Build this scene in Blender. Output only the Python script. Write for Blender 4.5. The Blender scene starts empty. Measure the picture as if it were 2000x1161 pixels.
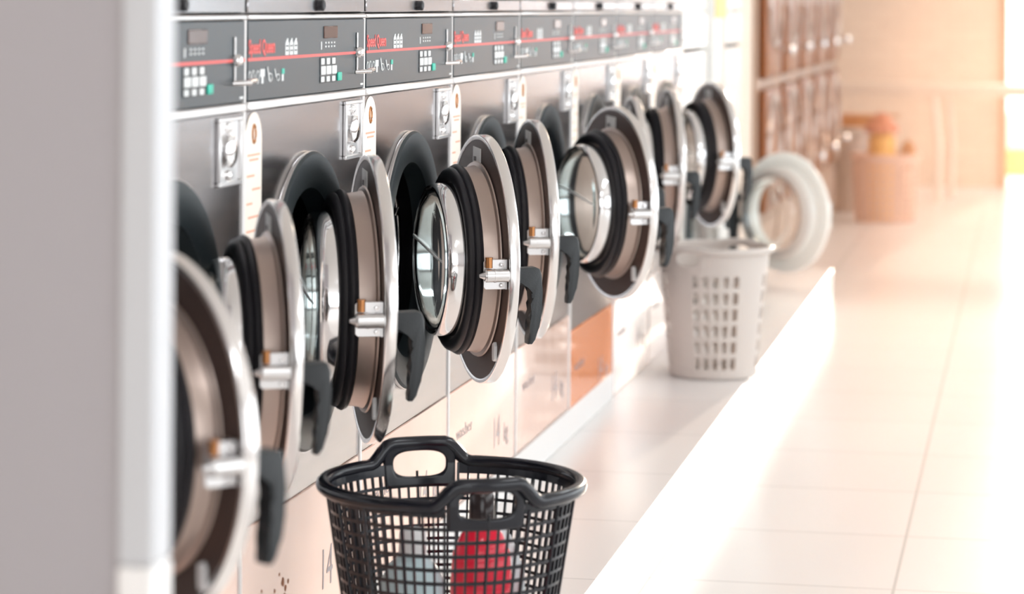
import bpy, bmesh, math, random
from mathutils import Matrix, Vector, noise
random.seed(7)
C = bpy.context.scene
COL = C.collection
PI = math.pi

# ---------------------------------------------------------------- camera
CAM_Z = 1.21
YAW, ROLL = 0.1906, 0.0084
cam = bpy.data.cameras.new('camera')
cam_o = bpy.data.objects.new('camera', cam)
COL.objects.link(cam_o)
cam.sensor_width = 36.0
cam.lens = 5260.0 / 2000.0 * 36.0
cam.shift_x = 0.0
cam.shift_y = -(580.5 - 5.43) / 2000.0
cam_o.matrix_world = (Matrix.Translation((1.1058, 0.0, CAM_Z)) @ Matrix.Rotation(YAW, 4, 'Z')
                      @ Matrix.Rotation(PI / 2, 4, 'X') @ Matrix.Rotation(ROLL, 4, 'Z'))
cam.clip_start = 0.1
cam.dof.use_dof = True
cam.dof.focus_distance = 4.62
cam.dof.aperture_fstop = 3.9
C.camera = cam_o

# ---------------------------------------------------------------- view, world, large lights
C.view_settings.view_transform = 'Standard'
C.view_settings.look = 'None'
C.view_settings.gamma = 1.0
C.view_settings.use_curve_mapping = False
C.view_settings.exposure = 0.42
w = bpy.data.worlds.new('world')
C.world = w
w.use_nodes = True
wn = w.node_tree.nodes
wn['Background'].inputs['Color'].default_value = (0.95, 0.98, 1.0, 1)
wn['Background'].inputs['Strength'].default_value = 2.5


def area(name, loc, rot, sx, sy, power, color, portal=False):
    l = bpy.data.lights.new(name, 'AREA')
    l.shape = 'RECTANGLE'
    l.size, l.size_y = sx, sy
    l.energy = power
    l.color = color
    if portal:
        l.cycles.is_portal = True
    o = bpy.data.objects.new(name, l)
    o.location = loc
    o.rotation_euler = rot
    COL.objects.link(o)
    return o


RX = 4.6            # shop front on the right
YB, YF = 18.3, -3.5  # far wall, wall behind
CH = 2.9
# daylight enters through the shop front, the far glazed door and an added rear opening
area('daylight_shopfront', (RX + 0.06, 7.5, 1.45), (0, PI / 2, 0), 2.5, 20.0, 1, (1, 1, 1), True)
area('daylight_end', (1.75, YB + 0.06, 1.3), (-PI / 2, 0, 0), 1.7, 2.5, 1, (1, 1, 1), True)
area('added_daylight_rear', (2.5, YF - 0.12, 1.55), (PI / 2, 0, 0), 3.8, 2.4, 1, (1, 1, 1), True)
sun = bpy.data.lights.new('sun', 'SUN')
sun.energy = 4.6
sun.angle = 0.02
sun.color = (1.0, 0.80, 0.64)
so = bpy.data.objects.new('sun', sun)
so.rotation_euler = Vector((-0.10, -1.0, -0.13)).to_track_quat('-Z', 'Y').to_euler()
COL.objects.link(so)


# ---------------------------------------------------------------- materials
def mat(name, col, rough=0.5, metal=0.0, spec=0.5, coat=0.0, trans=0.0, emit=None, ior=1.5, bump=None, vary=None, coat_rough=0.03):
    m = bpy.data.materials.new(name)
    m.use_nodes = True
    nt = m.node_tree
    b = nt.nodes['Principled BSDF']
    b.inputs['Base Color'].default_value = (*col, 1)
    b.inputs['Roughness'].default_value = rough
    b.inputs['Metallic'].default_value = metal
    b.inputs['Specular IOR Level'].default_value = spec
    b.inputs['Coat Weight'].default_value = coat
    b.inputs['Coat Roughness'].default_value = coat_rough
    b.inputs['Transmission Weight'].default_value = trans
    b.inputs['IOR'].default_value = ior
    if emit:
        b.inputs['Emission Color'].default_value = (*emit[0], 1)
        b.inputs['Emission Strength'].default_value = emit[1]
    if vary or bump:
        tc = nt.nodes.new('ShaderNodeTexCoord')
        mp = nt.nodes.new('ShaderNodeMapping')
        nt.links.new(tc.outputs['Object'], mp.inputs['Vector'])
        no = nt.nodes.new('ShaderNodeTexNoise')
        nt.links.new(mp.outputs['Vector'], no.inputs['Vector'])
        sc = (vary or bump)[0]
        mp.inputs['Scale'].default_value = sc
        no.inputs['Scale'].default_value = 1.0
        no.inputs['Detail'].default_value = 3.0
        if vary:
            r = nt.nodes.new('ShaderNodeValToRGB')
            k = vary[1]
            r.color_ramp.elements[0].position = 0.3
            r.color_ramp.elements[1].position = 0.7
            r.color_ramp.elements[0].color = (*[c * (1 - k) for c in col], 1)
            r.color_ramp.elements[1].color = (*[min(1, c * (1 + k)) for c in col], 1)
            nt.links.new(no.outputs['Fac'], r.inputs['Fac'])
            nt.links.new(r.outputs['Color'], b.inputs['Base Color'])
        if bump:
            bp = nt.nodes.new('ShaderNodeBump')
            bp.inputs['Strength'].default_value = bump[1]
            bp.inputs['Distance'].default_value = 0.002
            nt.links.new(no.outputs['Fac'], bp.inputs['Height'])
            nt.links.new(bp.outputs['Normal'], b.inputs['Normal'])
    return m


M = {}
M['steel'] = mat('brushed_steel', (0.36, 0.345, 0.35), 0.20, 1.0, vary=((3, 3, 60), 0.06))
M['steel_light'] = mat('pale_steel', (0.72, 0.71, 0.71), 0.3, 1.0)
M['chrome'] = mat('polished_steel', (0.85, 0.84, 0.84), 0.10, 1.0)
M['rim'] = mat('polished_rim', (0.9, 0.88, 0.87), 0.18, 1.0)
M['plate'] = mat('dark_satin_steel', (0.105, 0.070, 0.060), 0.45, 0.35, spec=0.3)
M['shell'] = mat('tan_steel', (0.50, 0.40, 0.35), 0.36, 0.85)
M['rubber'] = mat('black_rubber', (0.012, 0.011, 0.014), 0.42, spec=0.5)
M['ring_rubber'] = mat('slate_rubber', (0.022, 0.030, 0.034), 0.5, spec=0.4, bump=((300, 300, 300), 0.15))
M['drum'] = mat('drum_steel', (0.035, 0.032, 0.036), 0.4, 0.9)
M['glass'] = mat('bowl_glass', (0.93, 0.98, 0.98), 0.0, trans=1.0, ior=1.47)
pm = bpy.data.materials.new('window_pane')
pm.use_nodes = True
pn = pm.node_tree.nodes
pn.clear()
p_t, p_g, p_m, p_o = [pn.new(k) for k in ('ShaderNodeBsdfTransparent', 'ShaderNodeBsdfGlossy', 'ShaderNodeMixShader', 'ShaderNodeOutputMaterial')]
p_g.inputs['Roughness'].default_value = 0.02
p_m.inputs['Fac'].default_value = 0.06
pm.node_tree.links.new(p_t.outputs[0], p_m.inputs[1])
pm.node_tree.links.new(p_g.outputs[0], p_m.inputs[2])
pm.node_tree.links.new(p_m.outputs[0], p_o.inputs['Surface'])
M['pane'] = pm
M['panel'] = mat('panel_charcoal', (0.035, 0.046, 0.054), 0.3, spec=0.28)
M['white_plastic'] = mat('white_plastic', (0.82, 0.82, 0.82), 0.4)
M['red_print'] = mat('red_print', (0.80, 0.06, 0.05), 0.35)
M['white_print'] = mat('white_print', (0.75, 0.77, 0.77), 0.4)
M['dark_print'] = mat('dark_key', (0.02, 0.022, 0.025), 0.4)
M['green'] = mat('green_key', (0.01, 0.50, 0.36), 0.4)
M['display'] = mat('brown_display', (0.10, 0.045, 0.03), 0.15)
M['orange'] = mat('orange_panel_floor_glare', (0.96, 0.62, 0.50), 0.10, spec=0.8, coat=1.0, vary=((2.0, 2.6, 2.0), 0.08))  # orange panel painted peach: the bright floor's reflection is put into the colour
M['orange_deep'] = mat('orange_panel', (0.90, 0.27, 0.07), 0.10, spec=0.6, coat=0.4)
M['orange_glare'] = mat('orange_panel_pale_glare', (0.95, 0.80, 0.76), 0.10, spec=0.8, coat=1.0)  # same orange panel, paler still: washed-out glare put into the colour
M['grey_print'] = mat('grey_print', (0.34, 0.30, 0.31), 0.5)
M['stain'] = mat('brown_stain', (0.34, 0.12, 0.05), 0.8)
M['sticker'] = mat('cream_sticker', (0.92, 0.83, 0.74), 0.5)
M['peach_print'] = mat('peach_print', (0.80, 0.42, 0.28), 0.5)
M['handle'] = mat('charcoal_handle', (0.020, 0.024, 0.027), 0.45, bump=((500, 500, 500), 0.2))
M['brass'] = mat('brass', (0.45, 0.20, 0.08), 0.3, 0.9)
M['label'] = mat('white_label', (0.85, 0.84, 0.82), 0.4)
M['label_bar'] = mat('label_grey_bar', (0.16, 0.14, 0.14), 0.5)
M['trim'] = mat('pale_seam_trim', (0.80, 0.78, 0.77), 0.35)
M['plinth'] = mat('pale_plinth', (0.78, 0.77, 0.76), 0.4)
M['body'] = mat('grey_cabinet', (0.42, 0.41, 0.41), 0.4, 0.5)
M['white_enamel'] = mat('white_enamel', (0.84, 0.82, 0.78), 0.22, coat=0.3)
M['black_basket'] = mat('black_plastic', (0.006, 0.007, 0.012), 0.2, spec=0.45)
M['grey_basket'] = mat('grey_plastic', (0.60, 0.54, 0.50), 0.45)
M['pink_basket'] = mat('rose_plastic', (0.70, 0.42, 0.32), 0.5)
M['denim'] = mat('dark_denim', (0.02, 0.03, 0.05), 0.9)
M['red_bottle'] = mat('red_plastic', (0.90, 0.012, 0.05), 0.25, coat=0.4)
M['blue_bottle'] = mat('pale_blue_plastic', (0.62, 0.78, 0.82), 0.35)
M['cap'] = mat('dark_cap', (0.03, 0.02, 0.02), 0.2)
M['teal_print'] = mat('teal_print', (0.05, 0.42, 0.42), 0.5)
M['beige'] = mat('beige_cloth', (0.55, 0.45, 0.38), 0.9)
M['white_cloth'] = mat('white_cloth', (0.80, 0.84, 0.86), 0.9)
M['coral'] = mat('coral_cloth', (0.75, 0.30, 0.26), 0.9)
M['grey_paint'] = mat('grey_partition_paint', (0.44, 0.415, 0.435), 0.6)
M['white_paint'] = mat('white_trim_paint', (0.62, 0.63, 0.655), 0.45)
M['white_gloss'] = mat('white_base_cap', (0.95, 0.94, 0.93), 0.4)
M['wall'] = mat('pale_wall_paint', (0.78, 0.66, 0.56), 0.7)
M['rear'] = mat('rear_wall_paint', (0.45, 0.42, 0.42), 0.8)
M['far_reflect_dark'] = mat('dark_wall_for_reflection', (0.20, 0.165, 0.155), 0.8)  # colour made dark so the near steel fronts reflect less light
M['ceil'] = mat('ceiling_paint', (0.72, 0.70, 0.68), 0.8)
M['dark_glass'] = mat('dark_door_glass', (0.26, 0.085, 0.025), 0.3, spec=0.15)
M['dryer'] = mat('beige_dryer_enamel', (0.50, 0.33, 0.24), 0.45, spec=0.3)
M['table'] = mat('table_cream', (0.80, 0.66, 0.56), 0.35)
M['mullion'] = mat('window_frame_tan', (0.50, 0.28, 0.16), 0.5)
M['ochre'] = mat('ochre_kerb', (0.80, 0.36, 0.06), 0.7)
M['outside_white'] = mat('outside_white', (0.9, 0.88, 0.84), 0.7)
M['bark'] = mat('bark', (0.25, 0.09, 0.03), 0.9)
M['brown'] = mat('rust_card', (0.50, 0.16, 0.03), 0.7)
M['yellow'] = mat('yellow_plastic', (0.85, 0.40, 0.06), 0.4)
M['redcap'] = mat('terracotta_plastic', (0.60, 0.17, 0.08), 0.5)
M['grey_bin'] = mat('grey_bin_plastic', (0.45, 0.33, 0.27), 0.5)
M['yellow_sign'] = mat('yellow_sign', (0.85, 0.62, 0.22), 0.5)
M['lamp'] = mat('lamp_diffuser', (0.9, 0.9, 0.9), 0.5, emit=((0.94, 0.97, 1.0), 9.0))
M['added_lamp_warm'] = mat('added_diffuser_warm', (0.9, 0.85, 0.8), 0.5, emit=((1.0, 0.78, 0.58), 11.0))  # added warm source to colour the far wall


def tile_mat(name, col, grout, sx, sy, ox, oy, rough):
    m = mat(name, col, rough, spec=0.5)
    nt = m.node_tree
    b = nt.nodes['Principled BSDF']
    tc = nt.nodes.new('ShaderNodeTexCoord')
    mp = nt.nodes.new('ShaderNodeMapping')
    mp.inputs['Location'].default_value = (-ox / sx, -oy / sy, 0)
    mp.inputs['Scale'].default_value = (1 / sx, 1 / sy, 1)
    nt.links.new(tc.outputs['Object'], mp.inputs['Vector'])
    br = nt.nodes.new('ShaderNodeTexBrick')
    br.offset = 0.0
    br.inputs['Scale'].default_value = 1.0
    br.inputs['Brick Width'].default_value = 1.0
    br.inputs['Row Height'].default_value = 1.0
    br.inputs['Mortar Size'].default_value = 0.006
    br.inputs['Mortar Smooth'].default_value = 0.1
    br.inputs['Color1'].default_value = (*col, 1)
    br.inputs['Color2'].default_value = (*[c * 0.975 for c in col], 1)
    br.inputs['Mortar'].default_value = (*grout, 1)
    nt.links.new(mp.outputs['Vector'], br.inputs['Vector'])
    nt.links.new(br.outputs['Color'], b.inputs['Base Color'])
    return m


M['floor'] = tile_mat('white_floor_tile', (0.80, 0.775, 0.755), (0.55, 0.53, 0.52), 0.6, 0.57, 0.835, 5.63, 0.22)
M['platform'] = tile_mat('white_platform_tile', (0.80, 0.77, 0.75), (0.62, 0.60, 0.59), 0.7, 0.57, -0.37, 5.5, 0.25)


def brick_mat(name, col, mortar):
    m = mat(name, col, 0.7)
    nt = m.node_tree
    b = nt.nodes['Principled BSDF']
    tc = nt.nodes.new('ShaderNodeTexCoord')
    mp = nt.nodes.new('ShaderNodeMapping')
    mp.inputs['Rotation'].default_value = (PI / 2, 0, 0)
    nt.links.new(tc.outputs['Object'], mp.inputs['Vector'])
    br = nt.nodes.new('ShaderNodeTexBrick')
    br.inputs['Scale'].default_value = 1.0
    br.inputs['Brick Width'].default_value = 0.22
    br.inputs['Row Height'].default_value = 0.07
    br.inputs['Mortar Size'].default_value = 0.007
    br.inputs['Color1'].default_value = (*col, 1)
    br.inputs['Color2'].default_value = (*[c * 0.94 for c in col], 1)
    br.inputs['Mortar'].default_value = (*mortar, 1)
    nt.links.new(mp.outputs['Vector'], br.inputs['Vector'])
    nt.links.new(br.outputs['Color'], b.inputs['Base Color'])
    return m


M['brick'] = brick_mat('peach_brick', (0.80, 0.62, 0.50), (0.74, 0.55, 0.43))


# ---------------------------------------------------------------- mesh helpers
class MB:
    """collects shapes into one mesh"""
    def __init__(self):
        self.bm = bmesh.new()

    def box(self, x0, x1, y0, y1, z0, z1, bev=0.0, seg=2):
        vs = [self.bm.verts.new((x, y, z)) for x in (x0, x1) for y in (y0, y1) for z in (z0, z1)]
        fs = [(0, 1, 3, 2), (4, 6, 7, 5), (0, 4, 5, 1), (2, 3, 7, 6), (0, 2, 6, 4), (1, 5, 7, 3)]
        faces = [self.bm.faces.new([vs[i] for i in f]) for f in fs]
        if bev > 0:
            es = {e for f in faces for e in f.edges}
            bmesh.ops.bevel(self.bm, geom=list(es), offset=bev, segments=seg, affect='EDGES', profile=0.5)
        return self

    def lathe(self, prof, center=(0, 0, 0), axis='X', n=64, closed=False):
        """prof: list of (along axis, radius)"""
        cx, cy, cz = center
        rings = []
        for (a, r) in prof:
            ring = []
            if r < 1e-6:
                p = {'X': (cx + a, cy, cz), 'Y': (cx, cy + a, cz), 'Z': (cx, cy, cz + a)}[axis]
                ring = [self.bm.verts.new(p)]
            else:
                for k in range(n):
                    t = 2 * PI * k / n
                    u, v = r * math.cos(t), r * math.sin(t)
                    p = {'X': (cx + a, cy + u, cz + v), 'Y': (cx + v, cy + a, cz + u), 'Z': (cx + u, cy + v, cz + a)}[axis]
                    ring.append(self.bm.verts.new(p))
            rings.append(ring)
        pairs = list(zip(rings[:-1], rings[1:]))
        if closed:
            pairs.append((rings[-1], rings[0]))
        for A, B in pairs:
            if len(A) == 1 and len(B) == 1:
                continue
            for k in range(n):
                k2 = (k + 1) % n
                if len(A) == 1:
                    self.bm.faces.new((A[0], B[k], B[k2]))
                elif len(B) == 1:
                    self.bm.faces.new((A[k2], A[k], B[0]))
                else:
                    self.bm.faces.new((A[k2], A[k], B[k], B[k2]))
        return self

    def cyl(self, p0, p1, r0, r1=None, n=20):
        r1 = r0 if r1 is None else r1
        p0, p1 = Vector(p0), Vector(p1)
        d = (p1 - p0).normalized()
        q = d.to_track_quat('Z', 'Y')
        A, B = [], []
        for k in range(n):
            t = 2 * PI * k / n
            o = q @ Vector((math.cos(t), math.sin(t), 0))
            A.append(self.bm.verts.new(p0 + o * r0))
            B.append(self.bm.verts.new(p1 + o * max(r1, 1e-4)))
        for k in range(n):
            k2 = (k + 1) % n
            self.bm.faces.new((A[k], A[k2], B[k2], B[k]))
        self.bm.faces.new(A[::-1])
        self.bm.faces.new(B)
        return self

    def tube(self, pts, r, n=12, closed=False, flat=1.0):
        pts = [Vector(p) for p in pts]
        N = len(pts)
        rings = []
        for i, p in enumerate(pts):
            if closed:
                t = (pts[(i + 1) % N] - pts[i - 1]).normalized()
            else:
                t = (pts[min(i + 1, N - 1)] - pts[max(i - 1, 0)]).normalized()
            up = Vector((0, 0, 1)) if abs(t.z) < 0.9 else Vector((1, 0, 0))
            s = t.cross(up).normalized()
            u = s.cross(t).normalized()
            rr = r[i] if isinstance(r, (list, tuple)) else r
            rings.append([self.bm.verts.new(p + s * rr * math.cos(2 * PI * k / n) + u * rr * flat * math.sin(2 * PI * k / n)) for k in range(n)])
        for i in range(N if closed else N - 1):
            A, B = rings[i], rings[(i + 1) % N]
            for k in range(n):
                k2 = (k + 1) % n
                self.bm.faces.new((A[k], A[k2], B[k2], B[k]))
        if not closed:
            self.bm.faces.new(rings[0][::-1])
            self.bm.faces.new(rings[-1])
        return self

    def prism(self, outline, axis, a0, a1, bev=0.0, seg=2):
        """outline in the two other axes; axis 'Y': (x,z); axis 'X': (y,z)"""
        def P(u, v, a):
            return {'Y': (u, a, v), 'X': (a, u, v), 'Z': (u, v, a)}[axis]
        A = [self.bm.verts.new(P(u, v, a0)) for u, v in outline]
        B = [self.bm.verts.new(P(u, v, a1)) for u, v in outline]
        n = len(A)
        fs = [self.bm.faces.new(A), self.bm.faces.new(B[::-1])]
        for k in range(n):
            k2 = (k + 1) % n
            fs.append(self.bm.faces.new((A[k2], A[k], B[k], B[k2])))
        if bev > 0:
            es = set(fs[0].edges) | set(fs[1].edges)
            bmesh.ops.bevel(self.bm, geom=list(es), offset=bev, segments=seg, affect='EDGES', profile=0.5)
        return self

    def quad(self, a, b, c, d):
        self.bm.faces.new([self.bm.verts.new(p) for p in (a, b, c, d)])
        return self

    def mesh(self, name, m, smooth=40):
        bmesh.ops.recalc_face_normals(self.bm, faces=self.bm.faces[:])
        me = bpy.data.meshes.new(name)
        self.bm.to_mesh(me)
        self.bm.free()
        me.materials.append(M[m])
        if smooth:
            for p in me.polygons:
                p.use_smooth = True
            me.set_sharp_from_angle(angle=math.radians(smooth))
        return me

    def build(self, name, m, parent=None, smooth=40):
        return link(name, self.mesh(name, m, smooth), parent)


def link(name, me, parent=None, loc=None):
    o = bpy.data.objects.new(name, me)
    COL.objects.link(o)
    if parent is not None:
        o.parent = parent
    if loc:
        o.location = loc
    return o


def thing(name, label, cat, loc=(0, 0, 0), rz=0.0, group=None):
    o = bpy.data.objects.new(name, None)
    o.empty_display_size = 0.05
    COL.objects.link(o)
    o.location = loc
    o.rotation_euler = (0, 0, rz)
    return tag(o, label, cat, group)


def tag(o, label, cat, group=None):
    o['label'] = label
    o['category'] = cat
    if group:
        o['group'] = group
    return o


def struct(o, label=None):
    o['kind'] = 'structure'
    if label:
        o['label'] = label
    return o


def text_mesh(txt, size, m, stretch=1.0, bold=0.0):
    """lettering lying in the YZ plane, facing +x, origin at its lower left"""
    cu = bpy.data.curves.new('lettering', 'FONT')
    cu.body = txt
    cu.size = size
    cu.offset = bold
    cu.extrude = 0.0004
    cu.resolution_u = 3
    o = bpy.data.objects.new('lettering', cu)
    COL.objects.link(o)
    dg = bpy.context.evaluated_depsgraph_get()
    me = bpy.data.meshes.new_from_object(o.evaluated_get(dg))
    bpy.data.objects.remove(o)
    me.transform(Matrix(((0, 0, 1, 0), (stretch, 0, 0, 0), (0, 1, 0, 0), (0, 0, 0, 1))))
    me.materials.clear()
    me.materials.append(M[m])
    return me


# ---------------------------------------------------------------- setting
ZP = 0.142     # platform the machines stand on
XP = 0.325     # its front edge
struct(MB().box(-0.9, RX + 0.1, YF - 0.1, YB + 0.1, -0.1, 0.0).build('floor', 'floor', smooth=0), 'white tiled floor')
struct(MB().box(-0.88, XP, 2.201, 10.95, 0.001, ZP, 0.004, 1).build('trim_1', 'platform', smooth=0), 'low white tiled step under the machines')
Y0 = [0.7 * (i + 5.2909) for i in range(-2, 9)]     # seams; entry k is machine k-2
struct(MB().box(-0.78, 0.004, Y0[0], Y0[7] - 0.012, ZP + 0.001, 0.214).build('trim_2', 'plinth', smooth=0), 'pale grey plinth under the near machines')
struct(MB().box(-1.0, -0.9, YF - 0.1, YB + 0.1, 0, CH).build('wall_left', 'wall', smooth=0))
b = MB()
b.box(-0.9, 0.6, YF - 0.1, YF, 0, CH)
b.box(0.6, RX + 0.1, YF - 0.1, YF, 0, 0.35)
b.box(0.6, RX + 0.1, YF - 0.1, YF, 2.75, CH)
b.box(4.4, RX + 0.1, YF - 0.1, YF, 0.35, 2.75)
struct(b.build('wall_rear', 'rear', smooth=0), 'wall behind the camera, with a wide opening added for light')  # opening added to brighten the faces turned towards the camera
struct(MB().box(-1.0, RX + 0.1, YF - 0.1, YB + 0.1, CH, CH + 0.1).build('ceiling', 'ceil', smooth=0))
# far brick wall with the glazed opening
WX0, WX1, WZ1 = 0.90, 2.55, 2.45
b = MB()
b.box(-0.9, WX0, YB, YB + 0.1, 0, CH)
b.box(WX0, WX1, YB, YB + 0.1, WZ1, CH)
struct(b.build('wall_far', 'brick', smooth=0), 'peach brick end wall')
struct(MB().box(WX1, RX + 0.1, YB, YB + 0.1, 0, CH).build('wall_far_right', 'far_reflect_dark', smooth=0), 'unseen end wall right of the glazed door, made dark brown for the steel reflections')
# shop front on the right: sill, head and posts
b = MB()
b.box(RX, RX + 0.1, YF, YB, 0, 0.35)
b.box(RX, RX + 0.1, YF, YB, 2.6, CH)
for y in (YF, -2.0, 2.5, 7.0, 11.5, 16.0):
    b.box(RX, RX + 0.1, y, y + (1.5 if y < 0 else 0.12), 0.35, 2.6)
struct(b.build('wall_right', 'rear', smooth=0))
b = MB()
b.box(WX0, WX0 + 0.05, YB - 0.02, YB + 0.08, 0, WZ1)
b.box(WX1 - 0.05, WX1, YB - 0.02, YB + 0.08, 0, WZ1)
b.box(WX0 + 0.05, WX1 - 0.05, YB - 0.02, YB + 0.08, WZ1 - 0.05, WZ1)
door1 = struct(b.build('door_1', 'mullion', smooth=0), 'tan framed glazed door in the far brick wall')
MB().box(WX0 + 0.05, WX1 - 0.05, YB + 0.03, YB + 0.036, 0.0, WZ1 - 0.05).build('pane', 'pane', door1, 0)
# white enamelled column between the washers and the dryers
struct(MB().box(-0.88, -0.01, 10.44, 10.95, ZP, CH).build('wall_pier', 'wall', smooth=0), 'peach pier between the washers and the dryers')
# partition end nearest the camera
struct(MB().box(-0.9, 0.358, 2.155, 2.195, 0.0, CH).build('wall_partition', 'grey_paint', smooth=0), 'flat grey partition nearest the camera')
struct(MB().box(0.3585, 0.390, 2.150, 2.20, 0.736, CH, 0.003).build('trim_3', 'white_paint', smooth=0), 'white edge post of the grey partition')
struct(MB().box(0.3583, 0.3905, 2.149, 2.20, 0.0, 0.735, 0.003).build('trim_4', 'white_gloss', smooth=0), 'brighter white foot of the partition post')

# unseen ceiling lamps added above the picture; warm ones tint the far end
for k, (x, y, warm) in enumerate([(1.7, 1.0, 0), (1.7, 4.2, 0), (1.7, 7.4, 0), (1.7, 10.6, 1), (1.7, 13.6, 1), (1.2, 16.4, 1)]):
    t = thing('unseen_ceiling_light', 'long ceiling light added unseen over the aisle, out of the picture', 'ceiling light', (x, y, CH - 0.07), 0, 'unseen ceiling lights over the aisle')
    MB().box(-0.17, 0.17, -0.65, 0.65, 0.02, 0.07, 0.005).build('housing', 'white_plastic', t)
    MB().box(-0.15, 0.15, -0.62, 0.62, 0.0, 0.0195, 0.004).build('diffuser', 'added_lamp_warm' if warm else 'lamp', t)

# ---------------------------------------------------------------- washing machine parts (shared meshes)
PU, PZ, RH = 0.355, 0.743, 0.222      # porthole centre and radius of the hole
DR = 0.224                            # door radius


def front_mesh(z0, z1, u0=0.012, u1=0.698, m='steel', pz=0.743):
    """sheet with a round hole"""
    bm_ = MB()
    bm = bm_.bm
    n = 64
    inner, outer = [], []
    for k in range(n):
        t = 2 * PI * (k + 0.5) / n
        c, s = math.cos(t), math.sin(t)
        inner.append((PU + RH * c, pz + RH * s))
        su = ((u1 - PU) / c if c > 0 else (u0 - PU) / c)
        sz = ((z1 - pz) / s if s > 0 else (z0 - pz) / s)
        q = min(su, sz)
        outer.append((PU + q * c, pz + q * s))
    I = [bm.verts.new((0.0, u, z)) for u, z in inner]
    O_ = [bm.verts.new((0.0, u, z)) for u, z in outer]
    B = [bm.verts.new((-0.02, u, z)) for u, z in inner]
    for k in range(n):
        k2 = (k + 1) % n
        bm.faces.new((O_[k], O_[k2], I[k2], I[k]))
        bm.faces.new((I[k], I[k2], B[k2], B[k]))
    for (cu, cz) in ((u0, z0), (u1, z0), (u1, z1), (u0, z1)):
        # fill the four corners
        best = sorted(range(n), key=lambda k: (outer[k][0] - cu) ** 2 + (outer[k][1] - cz) ** 2)
        a = [k for k in best[:6] if abs(outer[k][0] - cu) < 1e-6]
        d = [k for k in best[:6] if abs(outer[k][1] - cz) < 1e-6]
        if a and d:
            bm.faces.new((O_[a[0]], bm.verts.new((0, cu, cz)), O_[d[0]]))
    # folded edges of the sheet
    bm_.quad((0, u0, z0), (0, u1, z0), (-0.02, u1, z0), (-0.02, u0, z0))
    bm_.quad((0, u0, z1), (0, u1, z1), (-0.02, u1, z1), (-0.02, u0, z1))
    return bm_.mesh('front_panel', m, 30)


def body_mesh(z0, z1, m='body'):
    b = MB()
    b.box(-0.74, -0.022, 0.002, 0.010, z0, z1)
    b.box(-0.74, -0.022, 0.690, 0.698, z0, z1)
    b.box(-0.74, -0.732, 0.010, 0.690, z0, z1)
    b.box(-0.732, -0.022, 0.010, 0.690, z1 - 0.01, z1)
    b.box(-0.732, -0.022, 0.010, 0.690, z0, z0 + 0.01)
    return b.mesh('body', m, 0)


ME = {}
ME['front_a'] = front_mesh(0.450, 1.0495)
ME['front_b'] = front_mesh(0.404, 1.0495)
ME['front_c'] = ME['front_b']
ME['front_w'] = front_mesh(0.15, 1.0495, m='white_enamel', pz=0.425)
ME['body_a'] = body_mesh(0.216, 1.186)
ME['body_b'] = body_mesh(ZP + 0.001, 1.186)
ME['body_c'] = ME['body_b']
ME['body_w'] = body_mesh(ZP + 0.001, 1.186, 'white_enamel')
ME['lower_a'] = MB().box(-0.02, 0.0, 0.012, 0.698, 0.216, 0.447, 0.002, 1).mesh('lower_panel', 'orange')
ME['lower_b'] = MB().box(-0.02, 0.0, 0.012, 0.698, ZP + 0.001, 0.401, 0.002, 1).mesh('lower_panel', 'orange_deep')
ME['lower_c'] = MB().box(-0.02, 0.0, 0.012, 0.698, ZP + 0.001, 0.401, 0.002, 1).mesh('lower_panel', 'orange_glare')
ME['seam'] = MB().box(-0.02, 0.003, 0.0005, 0.0105, 0.216, 1.19, 0.002, 1).mesh('seam_trim', 'trim')
# control panel and its small things
ME['panel'] = MB().box(-0.02, 0.004, 0.0125, 0.698, 1.0645, 1.182, 0.002, 1).mesh('control_panel', 'panel')
ME['panel_w'] = MB().box(-0.02, 0.004, 0.0125, 0.698, 1.0645, 1.182, 0.002, 1).mesh('control_panel', 'white_enamel')
b = MB()
b.box(-0.02, 0.007, 0.0125, 0.698, 1.0510, 1.0642, 0.002, 1)
b.box(-0.02, 0.007, 0.0125, 0.698, 1.1823, 1.1895, 0.002, 1)
ME['panel_lip'] = b.mesh('panel_lip', 'steel_light')
ME['stripe'] = MB().box(0.004, 0.0045, 0.0125, 0.698, 1.1228, 1.1272).mesh('red_stripe', 'red_print', 0)
ME['logo'] = text_mesh('Speed Queen', 0.0285, 'red_print', 0.88, 0.0007)
b = MB()
for k in range(3):
    u = 0.209 + k * 0.024
    b.prism([(u, 1.1285), (u + 0.019, 1.1285), (u + 0.019, 1.146), (u + 0.015, 1.1495), (u + 0.015, 1.1535), (u + 0.010, 1.1535), (u + 0.004, 1.1495), (u, 1.146)], 'X', 0.004, 0.0046)
ME['bottles'] = b.mesh('bottle_icon', 'white_print', 0)
b = MB()
for k in range(3):
    u = 0.209 + k * 0.024
    for z in (1.134, 1.141):
        b.box(0.0046, 0.0048, u + 0.003, u + 0.016, z, z + 0.0022)
ME['bottle_marks'] = b.mesh('bottle_lines', 'panel', 0)
ME['display'] = MB().box(0.004, 0.0055, 0.432, 0.516, 1.1510, 1.1705, 0.001, 1).mesh('display', 'display')
b = MB()
for k in range(4):
    for j in range(2):
        b.box(0.004, 0.0046, 0.442 + k * 0.018, 0.449 + k * 0.018, 1.1365 + j * 0.006, 1.1393 + j * 0.006)
ME['leds'] = b.mesh('indicator_dots', 'white_print', 0)
ME['led_bar'] = MB().box(0.004, 0.0046, 0.416, 0.421, 1.1335, 1.146).mesh('indicator_bar', 'white_print', 0)
ME['keypad'] = MB().box(0.004, 0.0048, 0.410, 0.512, 1.080, 1.1215, 0.0005, 1).mesh('keypad', 'dark_print')
b = MB()
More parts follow.
